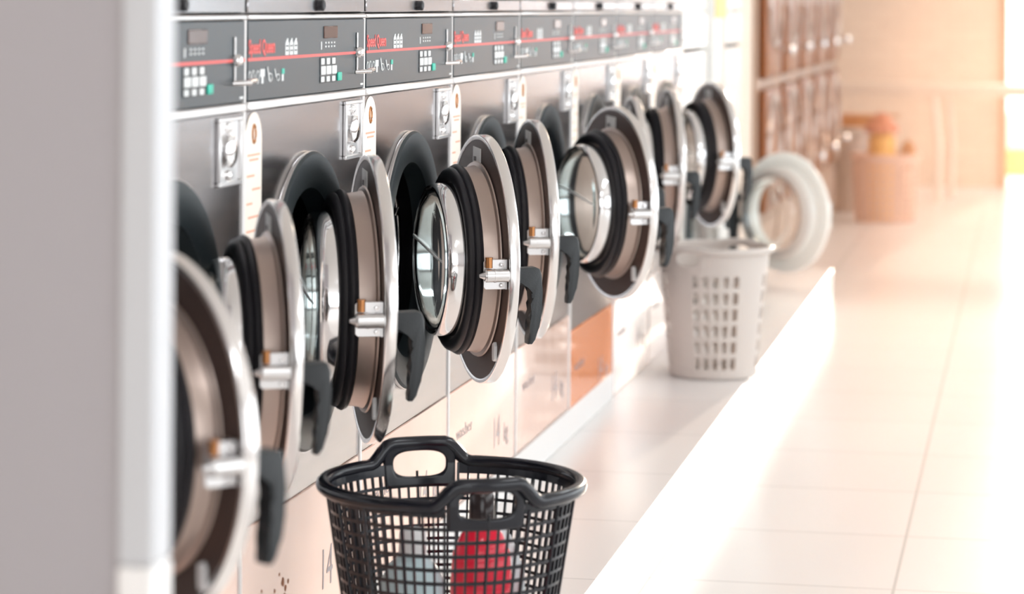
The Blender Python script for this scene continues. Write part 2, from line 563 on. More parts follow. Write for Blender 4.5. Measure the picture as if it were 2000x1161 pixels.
for r_, (z, h) in enumerate(((1.1095, 0.010), (1.0935, 0.0135), (1.0820, 0.0085))):
    for k in range(3):
        b.box(0.0048, 0.0062, 0.413 + k * 0.034, 0.413 + k * 0.034 + (0.029 if r_ == 1 else 0.020), z, z + h, 0.001, 1)
ME['keys'] = b.mesh('key', 'white_print')
ME['start_key'] = MB().box(0.004, 0.007, 0.516, 0.541, 1.0815, 1.0955, 0.0015, 2).mesh('start_key', 'green')
ME['slot'] = MB().box(0.004, 0.007, 0.641, 0.6465, 1.094, 1.1585, 0.001, 1).mesh('coin_slot', 'steel_light')
b = MB()
b.lathe([(0.004, 0.009), (0.012, 0.009), (0.016, 0.006), (0.017, 0.0)], (0, 0.644, 1.1255), 'X', 20)
ME['slot_knob'] = b.mesh('knob', 'chrome')
b = MB()
b.cyl((0.004, 0.640, 1.093), (0.03, 0.648, 1.0945), 0.0035)
b.cyl((0.022, 0.645, 1.094), (0.022, 0.69, 1.096), 0.004)
ME['lever'] = b.mesh('lever', 'chrome')
b = MB()
b.box(0.004, 0.0047, 0.672, 0.690, 1.070, 1.0735)
ME['dot'] = b.mesh('white_mark', 'white_print', 0)
b = MB()
for (u, wd, z0, z1) in ((0.016, 0.012, 1.092, 1.108), (0.034, 0.012, 1.091, 1.109), (0.056, 0.014, 1.090, 1.108)):
    b.tube([(0.0043, u + wd / 2 + wd / 2 * math.cos(t * PI / 8), (z0 + z1) / 2 + (z1 - z0) / 2 * math.sin(t * PI / 8)) for t in range(16)], 0.0009, 5, True)
b.box(0.004, 0.0046, 0.076, 0.098, 1.099, 1.110)
b.box(0.004, 0.0046, 0.082, 0.092, 1.089, 1.099)
b.tube([(0.0043, 0.112, 1.113), (0.0043, 0.118, 1.100), (0.0043, 0.124, 1.093)], 0.002, 5)
b.tube([(0.0043, 0.128 + 0.010 * math.cos(t * PI / 6), 1.097 + 0.006 * math.sin(t * PI / 6)) for t in range(12)], 0.0009, 5, True)
b.tube([(0.0043, 0.150, 1.109), (0.0043, 0.158, 1.097)], 0.0018, 5)
b.tube([(0.0043, 0.170 + 0.008 * math.cos(t * PI / 6), 1.096 + 0.005 * math.sin(t * PI / 6)) for t in range(12)], 0.0009, 5, True)
b.box(0.004, 0.0046, 0.190, 0.200, 1.090, 1.100)
ME['icons'] = b.mesh('wash_symbols', 'white_print', 0)
ME['icon_green'] = MB().box(0.004, 0.0047, 0.191, 0.205, 1.1005, 1.1085).mesh('green_mark', 'green', 0)
# strip over the control panel with its lock, and the lower edge of the unit above
ME['top_strip'] = MB().box(-0.02, 0.004, 0.0125, 0.698, 1.1915, 1.2160, 0.002, 1).mesh('top_strip', 'steel')
b = MB()
b.lathe([(0.004, 0.009), (0.012, 0.009), (0.014, 0.007), (0.0125, 0.003), (0.0125, 0)], (0, 0.400, 1.2035), 'X', 24)
ME['lock'] = b.mesh('lock', 'rubber')
b = MB()
b.box(-0.74, 0.006, 0.002, 0.698, 1.2175, 1.30, 0.003, 1)
ME['top_unit'] = b.mesh('top_cover', 'steel_light')
# sticker with arched top
u0, u1, zt, zb = 0.014, 0.098, 1.049, 0.66
ol = [(u0, zb), (u1, zb), (u1, zt - 0.042)]
for k in range(1, 12):
    t = PI * k / 12
    ol.append(((u0 + u1) / 2 + (u1 - u0) / 2 * math.cos(t), zt - 0.042 + 0.042 * math.sin(t)))
ol.append((u0, zt - 0.042))
ME['sticker'] = MB().prism(ol, 'X', 0.0004, 0.0012).mesh('instruction_sticker', 'sticker', 0)
b = MB()
for z, a0, a1 in ((0.985, 0.025, 0.088), (0.978, 0.035, 0.08), (0.955, 0.022, 0.06), (0.935, 0.05, 0.09), (0.915, 0.022, 0.05), (0.895, 0.03, 0.09), (0.875, 0.022, 0.075), (0.85, 0.03, 0.06), (0.82, 0.022, 0.085), (0.79, 0.03, 0.07)):
    b.box(0.0012, 0.0016, a0, a1, z, z + 0.003)
ME['sticker_print'] = b.mesh('faint_print', 'peach_print', 0)
b = MB()
b.tube([(0.0014, 0.056 + 0.008 * math.cos(t * PI / 8), 1.017 + 0.013 * math.sin(t * PI / 8)) for t in range(16)], 0.0022, 6, True)
ME['sticker_mark'] = b.mesh('oval_mark', 'brass', 0)
# lock plate
b = MB()
L0, L1, Z0, Z1 = 0.575, 0.686, 0.950, 1.046
for (a, b_, c, d) in ((L0, L1, Z1 - 0.006, Z1), (L0, L1, Z0, Z0 + 0.006), (L0, L0 + 0.009, Z0 + 0.006, Z1 - 0.006), (L1 - 0.009, L1, Z0 + 0.006, Z1 - 0.006)):
    b.box(0.0, 0.006, a, b_, c, d, 0.001, 1)
b.box(0.0, 0.002, L0 + 0.009, L1 - 0.009, Z0 + 0.006, Z1 - 0.006)
ME['lock_plate'] = b.mesh('lock_plate', 'steel_light')
b = MB()
b.lathe([(0.002, 0.024), (0.010, 0.024), (0.014, 0.018), (0.015, 0)], (0, 0.618, 1.000), 'X', 28)
ME['lock_disc'] = b.mesh('lock_cylinder', 'chrome')
ME['lock_screw'] = MB().lathe([(0.002, 0.008), (0.006, 0.007), (0.009, 0.003), (0.0095, 0)], (0, 0.622, 0.965), 'X', 16).mesh('screw', 'chrome')
# porthole ring, drum
b = MB()
b.lathe([(0.0005, 0.2325), (0.007, 0.2325), (0.012, 0.229), (0.0125, 0.221), (0.010, 0.188), (0.004, 0.176), (-0.03, 0.172), (-0.03, 0.184), (-0.002, 0.19), (0.0005, 0.200)], (0, PU, PZ), 'X', 96, True)
ME['ring'] = b.mesh('porthole_ring', 'ring_rubber')
b = MB()
b.lathe([(0.0005, 0.2328), (0.0040, 0.2342), (0.0075, 0.2336), (0.0075, 0.2328)], (0, PU, PZ), 'X', 96, True)
ME['ring_edge'] = b.mesh('ring_edge', 'rim')
b = MB()
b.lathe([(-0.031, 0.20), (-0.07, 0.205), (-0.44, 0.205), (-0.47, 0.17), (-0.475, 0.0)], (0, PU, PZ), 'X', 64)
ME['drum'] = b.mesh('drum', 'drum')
b = MB()
b.tube([(-0.06, PU + 0.178 * math.cos(t * PI / 32), PZ + 0.178 * math.sin(t * PI / 32)) for t in range(64)], 0.006, 10, True)
b.tube([(-0.095, PU + 0.190 * math.cos(t * PI / 32), PZ + 0.190 * math.sin(t * PI / 32)) for t in range(64)], 0.003, 8, True)
ME['drum_lip'] = b.mesh('drum_lip', 'chrome')

# door: hinge axis at the origin, plate centre at y = -DR, outside faces +x
cy = -DR


def dl(prof, n=96, closed=True):
    return MB().lathe(prof, (0, cy, 0), 'X', n, closed)


def dk(prof, n=96, closed=True):
    return dl([(a, r * 0.92) for a, r in prof], n, closed)


ME['door_plate'] = dl([(0.008, 0.152), (0.008, 0.212), (0.004, 0.216), (-0.0085, 0.216), (-0.0085, 0.152)]).mesh('door', 'plate')
ME['door_rim'] = dl([(0.0085, 0.2135), (0.0095, 0.2165), (0.0095, 0.2235), (0.008, 0.2250), (-0.0080, 0.2250), (-0.0100, 0.2235), (-0.0100, 0.2185), (-0.0090, 0.2165), (0.0045, 0.2165)]).mesh('rim', 'rim')
ME['door_shell'] = dk([(-0.0105, 0.192), (-0.013, 0.191), (-0.0155, 0.184), (-0.022, 0.1815), (-0.040, 0.179), (-0.040, 0.160), (0.010, 0.158), (0.010, 0.164), (-0.0105, 0.164)]).mesh('shell', 'shell')
ME['door_gasket'] = dk([(-0.0405, 0.176), (-0.042, 0.184), (-0.048, 0.187), (-0.053, 0.184), (-0.055, 0.179), (-0.058, 0.181), (-0.064, 0.178), (-0.068, 0.170), (-0.067, 0.158), (-0.060, 0.1515), (-0.0405, 0.1515)]).mesh('gasket', 'rubber')
ME['door_ring'] = dk([(-0.0605, 0.1510), (-0.080, 0.1500), (-0.092, 0.1480), (-0.097, 0.1450), (-0.098, 0.1405), (-0.095, 0.1385), (-0.090, 0.1400), (-0.060, 0.1450)]).mesh('bowl_ring', 'chrome')
g = dk([(-0.060, 0.1440), (-0.088, 0.1390), (-0.096, 0.1370), (-0.1010, 0.130), (-0.1050, 0.110), (-0.1085, 0.06), (-0.1095, 0.0)], closed=False)
g.lathe([(-0.1045, 0.0), (-0.1035, 0.055), (-0.1000, 0.099), (-0.0955, 0.117), (-0.090, 0.122), (-0.084, 0.1235), (-0.060, 0.1275), (-0.060, 0.1440 * 0.92)], (0, cy, 0), 'X', 96)
bmesh.ops.remove_doubles(g.bm, verts=g.bm.verts[:], dist=1e-5)
ME['door_glass'] = g.mesh('glass', 'glass')
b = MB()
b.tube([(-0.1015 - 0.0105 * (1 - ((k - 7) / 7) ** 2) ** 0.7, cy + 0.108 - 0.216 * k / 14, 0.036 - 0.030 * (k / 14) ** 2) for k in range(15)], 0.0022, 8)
ME['door_reflection'] = b.mesh('reflection_line', 'white_plastic')  # solid white strand modelling a reflection on the bowl's edge
# latch bracket on the inner side by the free edge
fy = -2 * DR + 0.018
b = MB()
b.prism([(-0.0105, -0.026), (-0.048, -0.026), (-0.052, -0.022), (-0.052, 0.022), (-0.048, 0.026), (-0.0105, 0.026)], 'Y', fy, fy + 0.003, 0.0007, 1)
b.box(-0.0135, -0.0105, fy - 0.004, fy + 0.018, -0.026, 0.026)
ME['latch'] = b.mesh('latch_bracket', 'steel_light')
b = MB()
b.cyl((-0.011, fy - 0.010, -0.001), (-0.050, fy - 0.010, -0.001), 0.0115)
b.cyl((-0.0335, fy - 0.010, -0.001), (-0.0365, fy - 0.010, -0.001), 0.0122)
b.cyl((-0.050, fy - 0.010, -0.001), (-0.053, fy - 0.010, -0.001), 0.0105, 0.0095)
b.cyl((-0.053, fy - 0.010, -0.001), (-0.062, fy - 0.010, -0.001), 0.0068, 0.003)
ME['latch_pin'] = b.mesh('latch_pin', 'steel_light')
b = MB()
b.cyl((-0.044, fy - 0.006, 0.012), (-0.044, fy - 0.006, 0.030), 0.0062)
b.cyl((-0.044, fy - 0.006, 0.0285), (-0.044, fy - 0.006, 0.0305), 0.0067)
ME['latch_stop'] = b.mesh('brass_stop', 'brass')
b = MB()
for x, z in ((-0.020, 0.017), (-0.020, -0.019), (-0.014, 0.0005)):
    b.cyl((x, fy - 0.001, z), (x, fy - 0.006, z), 0.0042, 0.0036, 10)
    b.cyl((x, fy - 0.006, z), (x, fy - 0.010, z), 0.0022, 0.002, 8)
ME['latch_bolts'] = b.mesh('bolt', 'chrome')
# lever handle on the outside
hy = -2 * DR + 0.022
ol = [(0.008, 0.003), (0.040, 0.004), (0.047, 0.001), (0.0505, -0.009), (0.0515, -0.040), (0.050, -0.074), (0.046, -0.100), (0.040, -0.122), (0.034, -0.130), (0.027, -0.130),
      (0.0265, -0.120), (0.029, -0.110), (0.0325, -0.100), (0.030, -0.088), (0.0275, -0.080), (0.0315, -0.070), (0.0340, -0.060), (0.0310, -0.050), (0.0300, -0.041), (0.032, -0.032), (0.026, -0.0265), (0.008, -0.026)]
ME['handle'] = MB().prism(ol, 'Y', hy - 0.017, hy + 0.014, 0.004, 2).mesh('handle', 'handle')
# small printed label and a clip on the inner face
ME['door_label'] = MB().box(-0.0105, -0.0087, -0.026, 0.026, -0.0155, 0.0155, 0.0004, 1).mesh('label', 'label')
ME['door_label_bar'] = MB().box(-0.0110, -0.0106, 0.002, 0.019, -0.009, -0.001).mesh('grey_bar', 'label_bar', 0)
ME['door_clip'] = MB().prism([(-0.007, -0.012), (-0.002, -0.017), (0.007, -0.017), (0.009, -0.006), (0.009, 0.013), (-0.001, 0.017), (-0.007, 0.010)], 'X', -0.015, -0.0087, 0.001, 1).mesh('clip', 'white_plastic')
b = MB()
for z in (-0.045, 0.045):
    b.cyl((0.0, 0.004, z - 0.016), (0.0, 0.004, z + 0.016), 0.007)
    b.box(-0.035, 0.0, 0.0, 0.008, z - 0.014, z + 0.014, 0.001, 1)
    b.box(-0.006, 0.006, -0.03, 0.004, z - 0.014, z + 0.014, 0.001, 1)
ME['hinge'] = b.mesh('hinge', 'steel_light')
# writing on the lower panel
ME['big14'] = text_mesh('14', 0.094, 'grey_print', 0.86, -0.0006)
ME['kg'] = text_mesh('kg', 0.056, 'grey_print', 0.95, 0.0)
ME['washer'] = text_mesh('washer', 0.036, 'grey_print', 1.5, -0.0004)


def add(me, name, parent, loc=None):
    return link(name, ME[me], parent, loc)


def make_machine(idx, label, phi, variant='a', ds=1.0, hinge=(0.035, 0.60)):
    y0 = 0.7 * (idx + 5.2909)
    t = thing('washing_machine', label, 'washing machine', (0, y0, 0), 0, 'steel washing machines in a row along the wall')
    add('body_' + variant, 'body', t)
    add('front_' + variant, 'front_panel', t)
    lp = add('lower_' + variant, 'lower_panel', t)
    dz = 0.0 if variant == 'a' else -0.05
    add('big14', 'number_lettering', lp, (0.0002, 0.452, 0.268 + dz))
    add('kg', 'unit_lettering', lp, (0.0002, 0.574, 0.268 + dz))
    if idx > 0:
        add('washer', 'word_lettering', lp, (0.0002, 0.085, 0.345 + dz))
    add('seam', 'seam_trim', t)
    cp = add('panel', 'control_panel', t)
    add('stripe', 'red_stripe', cp)
    add('logo', 'red_lettering', cp, (0.0042, 0.016, 1.1335))
    add('bottles', 'bottle_icon', cp)
    add('bottle_marks', 'bottle_icon_lines', cp)
    add('display', 'display', cp)
    add('leds', 'indicator_dots', cp)
    add('led_bar', 'indicator_bar', cp)
    add('keypad', 'keypad', cp)
    add('keys', 'keys', cp)
    add('start_key', 'start_key', cp)
    add('slot', 'coin_slot', cp)
    add('slot_knob', 'slot_knob', cp)
    add('lever', 'coin_lever', cp)
    add('dot', 'white_mark', cp)
    add('icons', 'wash_symbols', cp)
    add('icon_green', 'green_symbol', cp)
    add('panel_lip', 'panel_lip', t)
    ts = add('top_strip', 'top_strip', t)
    add('lock', 'lock', ts)
    add('top_unit', 'top_cover', t)
    st = add('sticker', 'instruction_sticker', t)
    add('sticker_print', 'faint_print', st)
    add('sticker_mark', 'oval_mark', st)
    lk = add('lock_plate', 'lock_plate', t)
    add('lock_disc', 'lock_cylinder', lk)
    add('lock_screw', 'screw', lk)
    add('lock_screw', 'screw', lk, (0, 0, 0.067))
    add_porthole(t)
    add_door(t, phi, ds, hinge)
    return t


def add_porthole(t):
    rg = add('ring', 'porthole_ring', t)
    add('ring_edge', 'ring_edge', rg)
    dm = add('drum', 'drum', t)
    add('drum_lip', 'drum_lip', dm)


def add_door(t, phi, ds=1.0, hinge=(0.035, 0.60), hz=0.745, white=False):
    d = add('door_plate', 'door', t, (hinge[0], hinge[1], hz))
    d.rotation_euler = (0, 0, math.radians(phi))
    d.scale = (ds, ds, ds)
    add('door_rim', 'rim', d)
    add('door_shell', 'shell', d)
    add('door_gasket', 'gasket', d)
    add('door_ring', 'bowl_ring', d)
    add('door_glass', 'glass', d)
    add('door_reflection', 'reflection_line', d)
    add('latch', 'latch_bracket', d, (0, 0, -0.008))
    add('latch_pin', 'latch_pin', d, (0, 0, -0.008))
    add('latch_stop', 'brass_stop', d, (0, 0, -0.008))
    add('latch_bolts', 'latch_bolts', d, (0, 0, -0.008))
    add('handle', 'handle', d)
    a = math.radians(3)
    lb = add('door_label', 'label', d, (0, cy + 0.006, 0.186))
    lb.rotation_euler = (a, 0, 0)
    add('door_label_bar', 'label_bar', d, (0, cy + 0.006, 0.186))
    a = math.radians(228)
    add('door_clip', 'clip', d, (0, cy + 0.204 * math.cos(a), 0.204 * math.sin(a)))
    add('hinge', 'hinge', d)
    return d


T = {}
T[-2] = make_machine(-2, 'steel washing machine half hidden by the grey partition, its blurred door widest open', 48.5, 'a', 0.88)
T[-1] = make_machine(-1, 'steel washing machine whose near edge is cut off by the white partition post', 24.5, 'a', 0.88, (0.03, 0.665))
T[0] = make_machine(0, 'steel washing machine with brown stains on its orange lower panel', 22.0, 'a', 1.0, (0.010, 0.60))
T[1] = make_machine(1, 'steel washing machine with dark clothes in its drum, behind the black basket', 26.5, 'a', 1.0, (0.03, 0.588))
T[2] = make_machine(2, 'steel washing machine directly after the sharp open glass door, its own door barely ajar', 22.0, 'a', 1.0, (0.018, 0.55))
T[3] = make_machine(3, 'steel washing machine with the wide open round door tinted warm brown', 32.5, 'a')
T[4] = make_machine(4, 'steel washing machine behind the warm brown open door, first without a pale plinth', 16.5, 'b')
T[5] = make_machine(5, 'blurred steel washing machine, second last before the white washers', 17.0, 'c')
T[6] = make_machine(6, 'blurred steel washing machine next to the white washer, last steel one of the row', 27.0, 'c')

# brown stains on one lower panel
lp0 = [c for c in T[0].children if c.name.startswith('lower_panel')][0]
rs = random.Random(3)
for (u, z, r) in [(0.235, 0.330, 0.010), (0.25, 0.318, 0.007), (0.245, 0.305, 0.009), (0.19, 0.325, 0.005), (0.17, 0.30, 0.006), (0.155, 0.29, 0.004), (0.215, 0.345, 0.004), (0.12, 0.34, 0.004),
                  (0.09, 0.285, 0.005), (0.10, 0.275, 0.006), (0.135, 0.28, 0.004), (0.265, 0.325, 0.005), (0.26, 0.30, 0.004), (0.08, 0.30, 0.003), (0.20, 0.30, 0.003)]:
    ol = [(u + r * rs.uniform(0.55, 0.85) * math.cos(2 * PI * k / 10), z + r * rs.uniform(0.55, 0.85) * math.sin(2 * PI * k / 10)) for k in range(10)]
    o = MB().prism(ol, 'X', 0.0002, 0.0006).build('stain', 'stain', lp0, 0)
    o['label'] = 'brown stain'


def blob(name, m, loc, scale, seed, amp=0.35, freq=2.2, sub=4, parent=None):
    """crumpled cloth"""
    b = MB()
    bmesh.ops.create_icosphere(b.bm, subdivisions=sub, radius=1.0)
    for v in b.bm.verts:
        p = v.co.copy()
        d = noise.noise(p * freq + Vector((seed * 3.1, seed * 1.7, seed))) + 0.5 * noise.noise(p * freq * 2.3 + Vector((seed, seed * 2.0, 5)))
        f = 1.0 - abs(d) * amp * 1.6 + 0.12 * amp
        v.co = Vector((p.x * scale[0] * f, p.y * scale[1] * f, p.z * scale[2] * f))
    o = b.build(name, m, parent, 60)
    o.location = loc
    return o


tag(blob('dark_clothes', 'denim', (-0.17, Y0[3] + 0.345, PZ - 0.085), (0.095, 0.15, 0.11), 3, 0.5), 'dark blue clothes heaped in the drum of the washer behind the black basket', 'clothes')
tag(blob('dark_clothes', 'denim', (-0.20, Y0[2] + 0.345, PZ - 0.105), (0.09, 0.11, 0.070), 8, 0.5), 'dark clothes lying low in the drum of the stained washer', 'clothes')


# white washers and the white cabinet further on
def white_machine(y0, label, phi, sc=1.0):
    t = thing('white_washing_machine', label, 'washing machine', (0, y0, 0), 0, 'white washing machines beyond the steel row')
    add('body_w', 'body', t)
    add('front_w', 'front_panel', t)
    add('panel_w', 'control_panel', t)
    rg = add('ring', 'porthole_ring', t, (0, 0, -0.318))
    dm = add('drum', 'drum', t, (0, 0, -0.318))
    add('drum_lip', 'drum_lip', dm)
    d = link('door', WD['plate'], t, (0.02, 0.60, 0.425))
    d.rotation_euler = (0, 0, math.radians(phi))
    link('shell', WD['shell'], d)
    add('door_glass', 'glass', d)
    link('gasket', WD['gasket'], d)
    link('handle', WD['handle'], d)
    add('hinge', 'hinge', d)
    MB().box(-0.74, 0.0, 0.002, 0.698, 1.188, 1.75, 0.004, 1).build('upper_cabinet', 'white_enamel', t)
    return t


WD = {}
WD['plate'] = dl([(0.012, 0.165), (0.016, 0.19), (0.012, 0.22), (0.004, 0.228), (-0.008, 0.226), (-0.016, 0.21), (-0.014, 0.165)]).mesh('door', 'white_enamel')
WD['gasket'] = ME['door_gasket'].copy()
WD['gasket'].materials.clear()
WD['gasket'].materials.append(M['grey_basket'])
WD['handle'] = MB().box(0.010, 0.028, -2 * DR + 0.012, -2 * DR + 0.035, -0.05, 0.05, 0.005).mesh('handle', 'white_enamel')
WD['shell'] = dk([(-0.0145, 0.192), (-0.022, 0.184), (-0.040, 0.179), (-0.040, 0.160), (0.010, 0.158), (0.010, 0.164), (-0.0135, 0.164)]).mesh('shell', 'white_enamel')
white_machine(8.62, 'white washing machine right after the blurred steel ones, its door nearly shut', 12)
t = thing('vending_cabinet', 'tall white cabinet with yellow sign between the two white washers', 'cabinet', (0, 9.335, ZP))
MB().box(-0.74, 0.02, 0.005, 0.375, 0.0, 1.70, 0.006).build('body', 'white_enamel', t)
MB().box(0.0205, 0.026, 0.03, 0.35, 1.02, 1.28, 0.002, 1).build('sign', 'yellow_sign', t)
MB().box(0.0205, 0.03, 0.06, 0.32, 0.42, 0.60, 0.004, 1).build('tray', 'steel_light', t)
white_machine(9.735, 'white washing machine with its round white door swung wide open', 52)


# ---------------------------------------------------------------- big dark-doored dryers
def dryer(k, y0, label):
    t = thing('tumble_dryer', label, 'dryer', (0, y0, 0), 0, 'stacked dryers with dark doors')
    MB().box(-0.85, 0.0, 0.004, 0.886, 0.001, 2.0, 0.004, 1).build('body', 'dryer', t)
    for z0, z1 in ((0.34, 0.86), (0.90, 1.62)):
        d = MB().box(0.0005, 0.035, 0.10, 0.80, z0, z1, 0.02, 3).build('door', 'dark_glass', t)
        f = MB()
        zc = (z0 + z1) / 2
        f.tube([(0.036, 0.45 + 0.27 * math.cos(a * PI / 24), zc + 0.22 * math.sin(a * PI / 24)) for a in range(48)], 0.014, 8, True)
        f.build('door_ring', 'shell', d)
        h = MB()
        h.cyl((0.03, 0.70, z0 + 0.12), (0.075, 0.70, z0 + 0.12), 0.010)
        h.lathe([(0.07, 0.0), (0.072, 0.02), (0.085, 0.028), (0.10, 0.022), (0.105, 0.0)], (0, 0.70, z0 + 0.12), 'X', 20)
        h.build('knob', 'chrome', d)
    MB().box(0.0005, 0.02, 0.05, 0.85, 1.66, 1.90, 0.004, 1).build('control_panel', 'steel_light', t)
    MB().box(0.0005, 0.012, 0.08, 0.82, 0.08, 0.30, 0.004, 1).build('lint_panel', 'dryer', t)
    return t


for k, lab in enumerate(('dark-doored dryer just beyond the peach pier, first of the five', 'dark-doored dryer, second along from the peach pier', 'dark-doored dryer in the middle of the five',
                         'dark-doored dryer, second from the brick wall', 'dark-doored dryer beside the table at the brick wall')):
    dryer(k, 11.0 + 0.9 * k, lab)


# ---------------------------------------------------------------- baskets
def basket(name, label, m, loc, rt, rb, h, ncol, rows, rib, band, row_gap, top_band, bot_band, hump, face, rz, rim_r, hole=True, group_cols=None, ribs=True):
    """openwork basket; face = half angle of a handle plate"""
    t = thing(name, label, 'laundry basket', loc, rz)
    P = math.pi

    def S(th, z):
        r = rb + (rt - rb) * z / h
        return (r * math.cos(th), r * math.sin(th), z)

    def bump(th):
        # raised rim over the two handles (at +x and -x)
        d = min(abs((th + P) % (2 * P) - P), abs((th) % (2 * P) - P))
        q = d / face
        if q >= 1.45:
            return 0.0
        if q <= 0.75:
            return hump
        s = (1.45 - q) / 0.7
        return hump * s * s * (3 - 2 * s)
    bm = bmesh.new()
    # theta breaks: rib | gap
    per = 2 * P / ncol
    ths = []
    for c in range(ncol):
        ths += [(c * per, c * per + per * rib, True), (c * per + per * rib, (c + 1) * per, False)]
    zr = []
    zz = bot_band
    zr.append((0.004, bot_band, True))
    pitch = (h - top_band - bot_band) / rows
    for r_ in range(rows):
        zr.append((zz, zz + pitch * (1 - row_gap), False))
        zr.append((zz + pitch * (1 - row_gap), zz + pitch, True))
        zz += pitch
    zr.append((h - top_band, h, True))
    zr = [q for q in zr if q[1] - q[0] > 1e-5]
    cache = {}

    def V(th, z):
        k = (round((th % (2 * P)) * 1e5) % round(2 * P * 1e5), round(z * 1e5))
        if k not in cache:
            cache[k] = bm.verts.new(S(th, z))
        return cache[k]
    plate_z = h - band
    for i, (a0, a1, sol_t) in enumerate(ths):
        am = (a0 + a1) / 2
        dm = min(abs((am + P) % (2 * P) - P), abs(am % (2 * P) - P))
        inplate = dm < face
        solid_c = group_cols is not None and ((i // 2) % group_cols[0]) >= group_cols[1]
        for (z0, z1, sol_z) in zr:
            if inplate and z0 >= plate_z - 1e-6:
                continue
            if sol_t or sol_z or solid_c:
                try:
                    bm.faces.new((V(a0, z0), V(a1, z0), V(a1, z1), V(a0, z1)))
                except ValueError:
                    pass
    # bottom disc
    n = ncol
    cverts = [V(c * per, 0.004) for c in range(ncol)]
    me = bpy.data.meshes.new('basket_wall')
    bm.to_mesh(me)
    bm.free()
    me.materials.append(M[m])
    wall = link('wall_grid', me, t)
    so_ = wall.modifiers.new('thick', 'SOLIDIFY')
    so_.thickness = 0.0035
    so_.offset = 0
    MB().lathe([(0.0, 0.0), (0.0, rb - 0.004), (0.002, rb), (0.006, rb), (0.006, 0.0)], (0, 0, 0), 'Z', 64).build('base', m, t)
    # rim
    N = 144
    pts = []
    for k in range(N):
        th = 2 * P * k / N
        pts.append(((rt + rim_r * 0.6) * math.cos(th), (rt + rim_r * 0.6) * math.sin(th), h + bump(th)))
    MB().tube(pts, rim_r, 12, True, 1.0).build('rim', m, t)
    # handle plates with their stadium opening
    for s in (0, P):
        b = MB()
        na, nl = 96, 5
        top = h + hump
        hz0, hz1 = plate_z + (top - plate_z) * 0.24, top - rim_r * 1.0
        zc = (hz0 + hz1) / 2
        loops = []
        for l in range(nl):
            f = l / (nl - 1)
            lp_ = []
            for k in range(na):
                a = 2 * P * k / na
                ca, sa = math.cos(a), math.sin(a)
                q = (abs(ca) ** 3 + abs(sa) ** 3) ** (-1 / 3)
                iu, iz = 0.78 * q * ca, zc + (hz1 - hz0) / 2 * q * sa
                q2 = 1 / max(abs(ca), abs(sa))
                ou = 1.05 * q2 * ca
                zt_ = h + bump(s + ou * face)
                oz = zc + ((zt_ - zc) if sa > 0 else (zc - plate_z)) * q2 * sa
                u_, z_ = iu + (ou - iu) * f, iz + (oz - iz) * f
                th = s + u_ * face
                r = rb + (rt - rb) * min(z_, h) / h
                lp_.append(b.bm.verts.new((r * math.cos(th), r * math.sin(th), z_)))
            loops.append(lp_)
        for A, B in zip(loops[:-1], loops[1:]):
            for k in range(na):
                b.bm.faces.new((A[k], A[(k + 1) % na], B[(k + 1) % na], B[k]))
        hp = b.build('handle', m, t, 60)
        sm = hp.modifiers.new('thick', 'SOLIDIFY')
        sm.thickness = 0.006
        sm.offset = 0
    # upright ribs on the outside
    if ribs:
        for c in range(0, ncol, 4):
            th = c * per + per * rib / 2
            b = MB()
            q0, q1 = Vector(S(th, 0.006)), Vector(S(th, h - 0.012))
            e = Vector((math.cos(th), math.sin(th), 0)) * 0.002
            b.cyl(q0 + e, q1 + e, 0.0022, n=8)
            b.build('upright_rib', m, t)
    return t


# direction of the handles, taken across the aisle
rzb = math.atan2(0.194 * math.cos(YAW) - 0.0615 * math.sin(YAW), -0.194 * math.sin(YAW) - 0.0615 * math.cos(YAW))
BB = (0.266, 3.912, ZP + 0.001)
basket('laundry_basket', 'black openwork plastic laundry basket with bottles in front of the washers', 'black_basket', BB, 0.185, 0.130, 0.352,
       72, 16, 0.22, 0.036, 0.23, 0.012, 0.02, 0.030, 0.30, rzb, 0.0105)
basket('laundry_basket', 'light grey plastic laundry basket standing on the step edge, further down the row', 'grey_basket', (0.213, 7.735, ZP + 0.001), 0.158, 0.124, 0.365,
       32, 6, 0.42, 0.055, 0.30, 0.055, 0.03, 0.006, 0.30, math.radians(-111.5), 0.010, True, (8, 5), False)

# things in the black basket
def lathe_bottle(name, label, m, capm, loc, R, H, lean=(0, 0, 0), squash=0.62, mark=None):
    t = thing(name, label, 'bottle', loc)
    t.rotation_euler = lean
    b = MB()
    b.lathe([(0, 0), (0, R * 0.92), (0.006, R), (H * 0.62, R), (H * 0.74, R * 0.93), (H * 0.82, R * 0.68), (H * 0.86, R * 0.42), (H * 0.89, R * 0.36), (H * 0.89, 0)], (0, 0, 0), 'Z', 40)
    for v in b.bm.verts:
        v.co.y *= squash
    b.build('bottle_body', m, t)
    MB().lathe([(H * 0.875, 0), (H * 0.875, R * 0.42), (H * 0.985, R * 0.40), (H, R * 0.34), (H, 0)], (0, 0, 0), 'Z', 28).build('cap', capm, t)
    if mark:
        b = MB()
        b.lathe([(H * 0.22, R * 1.004), (H * 0.52, R * 1.004)], (0, 0, 0), 'Z', 40)
        for v in b.bm.verts:
            v.co.y *= squash
        bmesh.ops.delete(b.bm, geom=[v for v in b.bm.verts if v.co.x > R * 0.25 or v.co.y > 0], context='VERTS')
        b.build('front_label', mark, t)
    return t


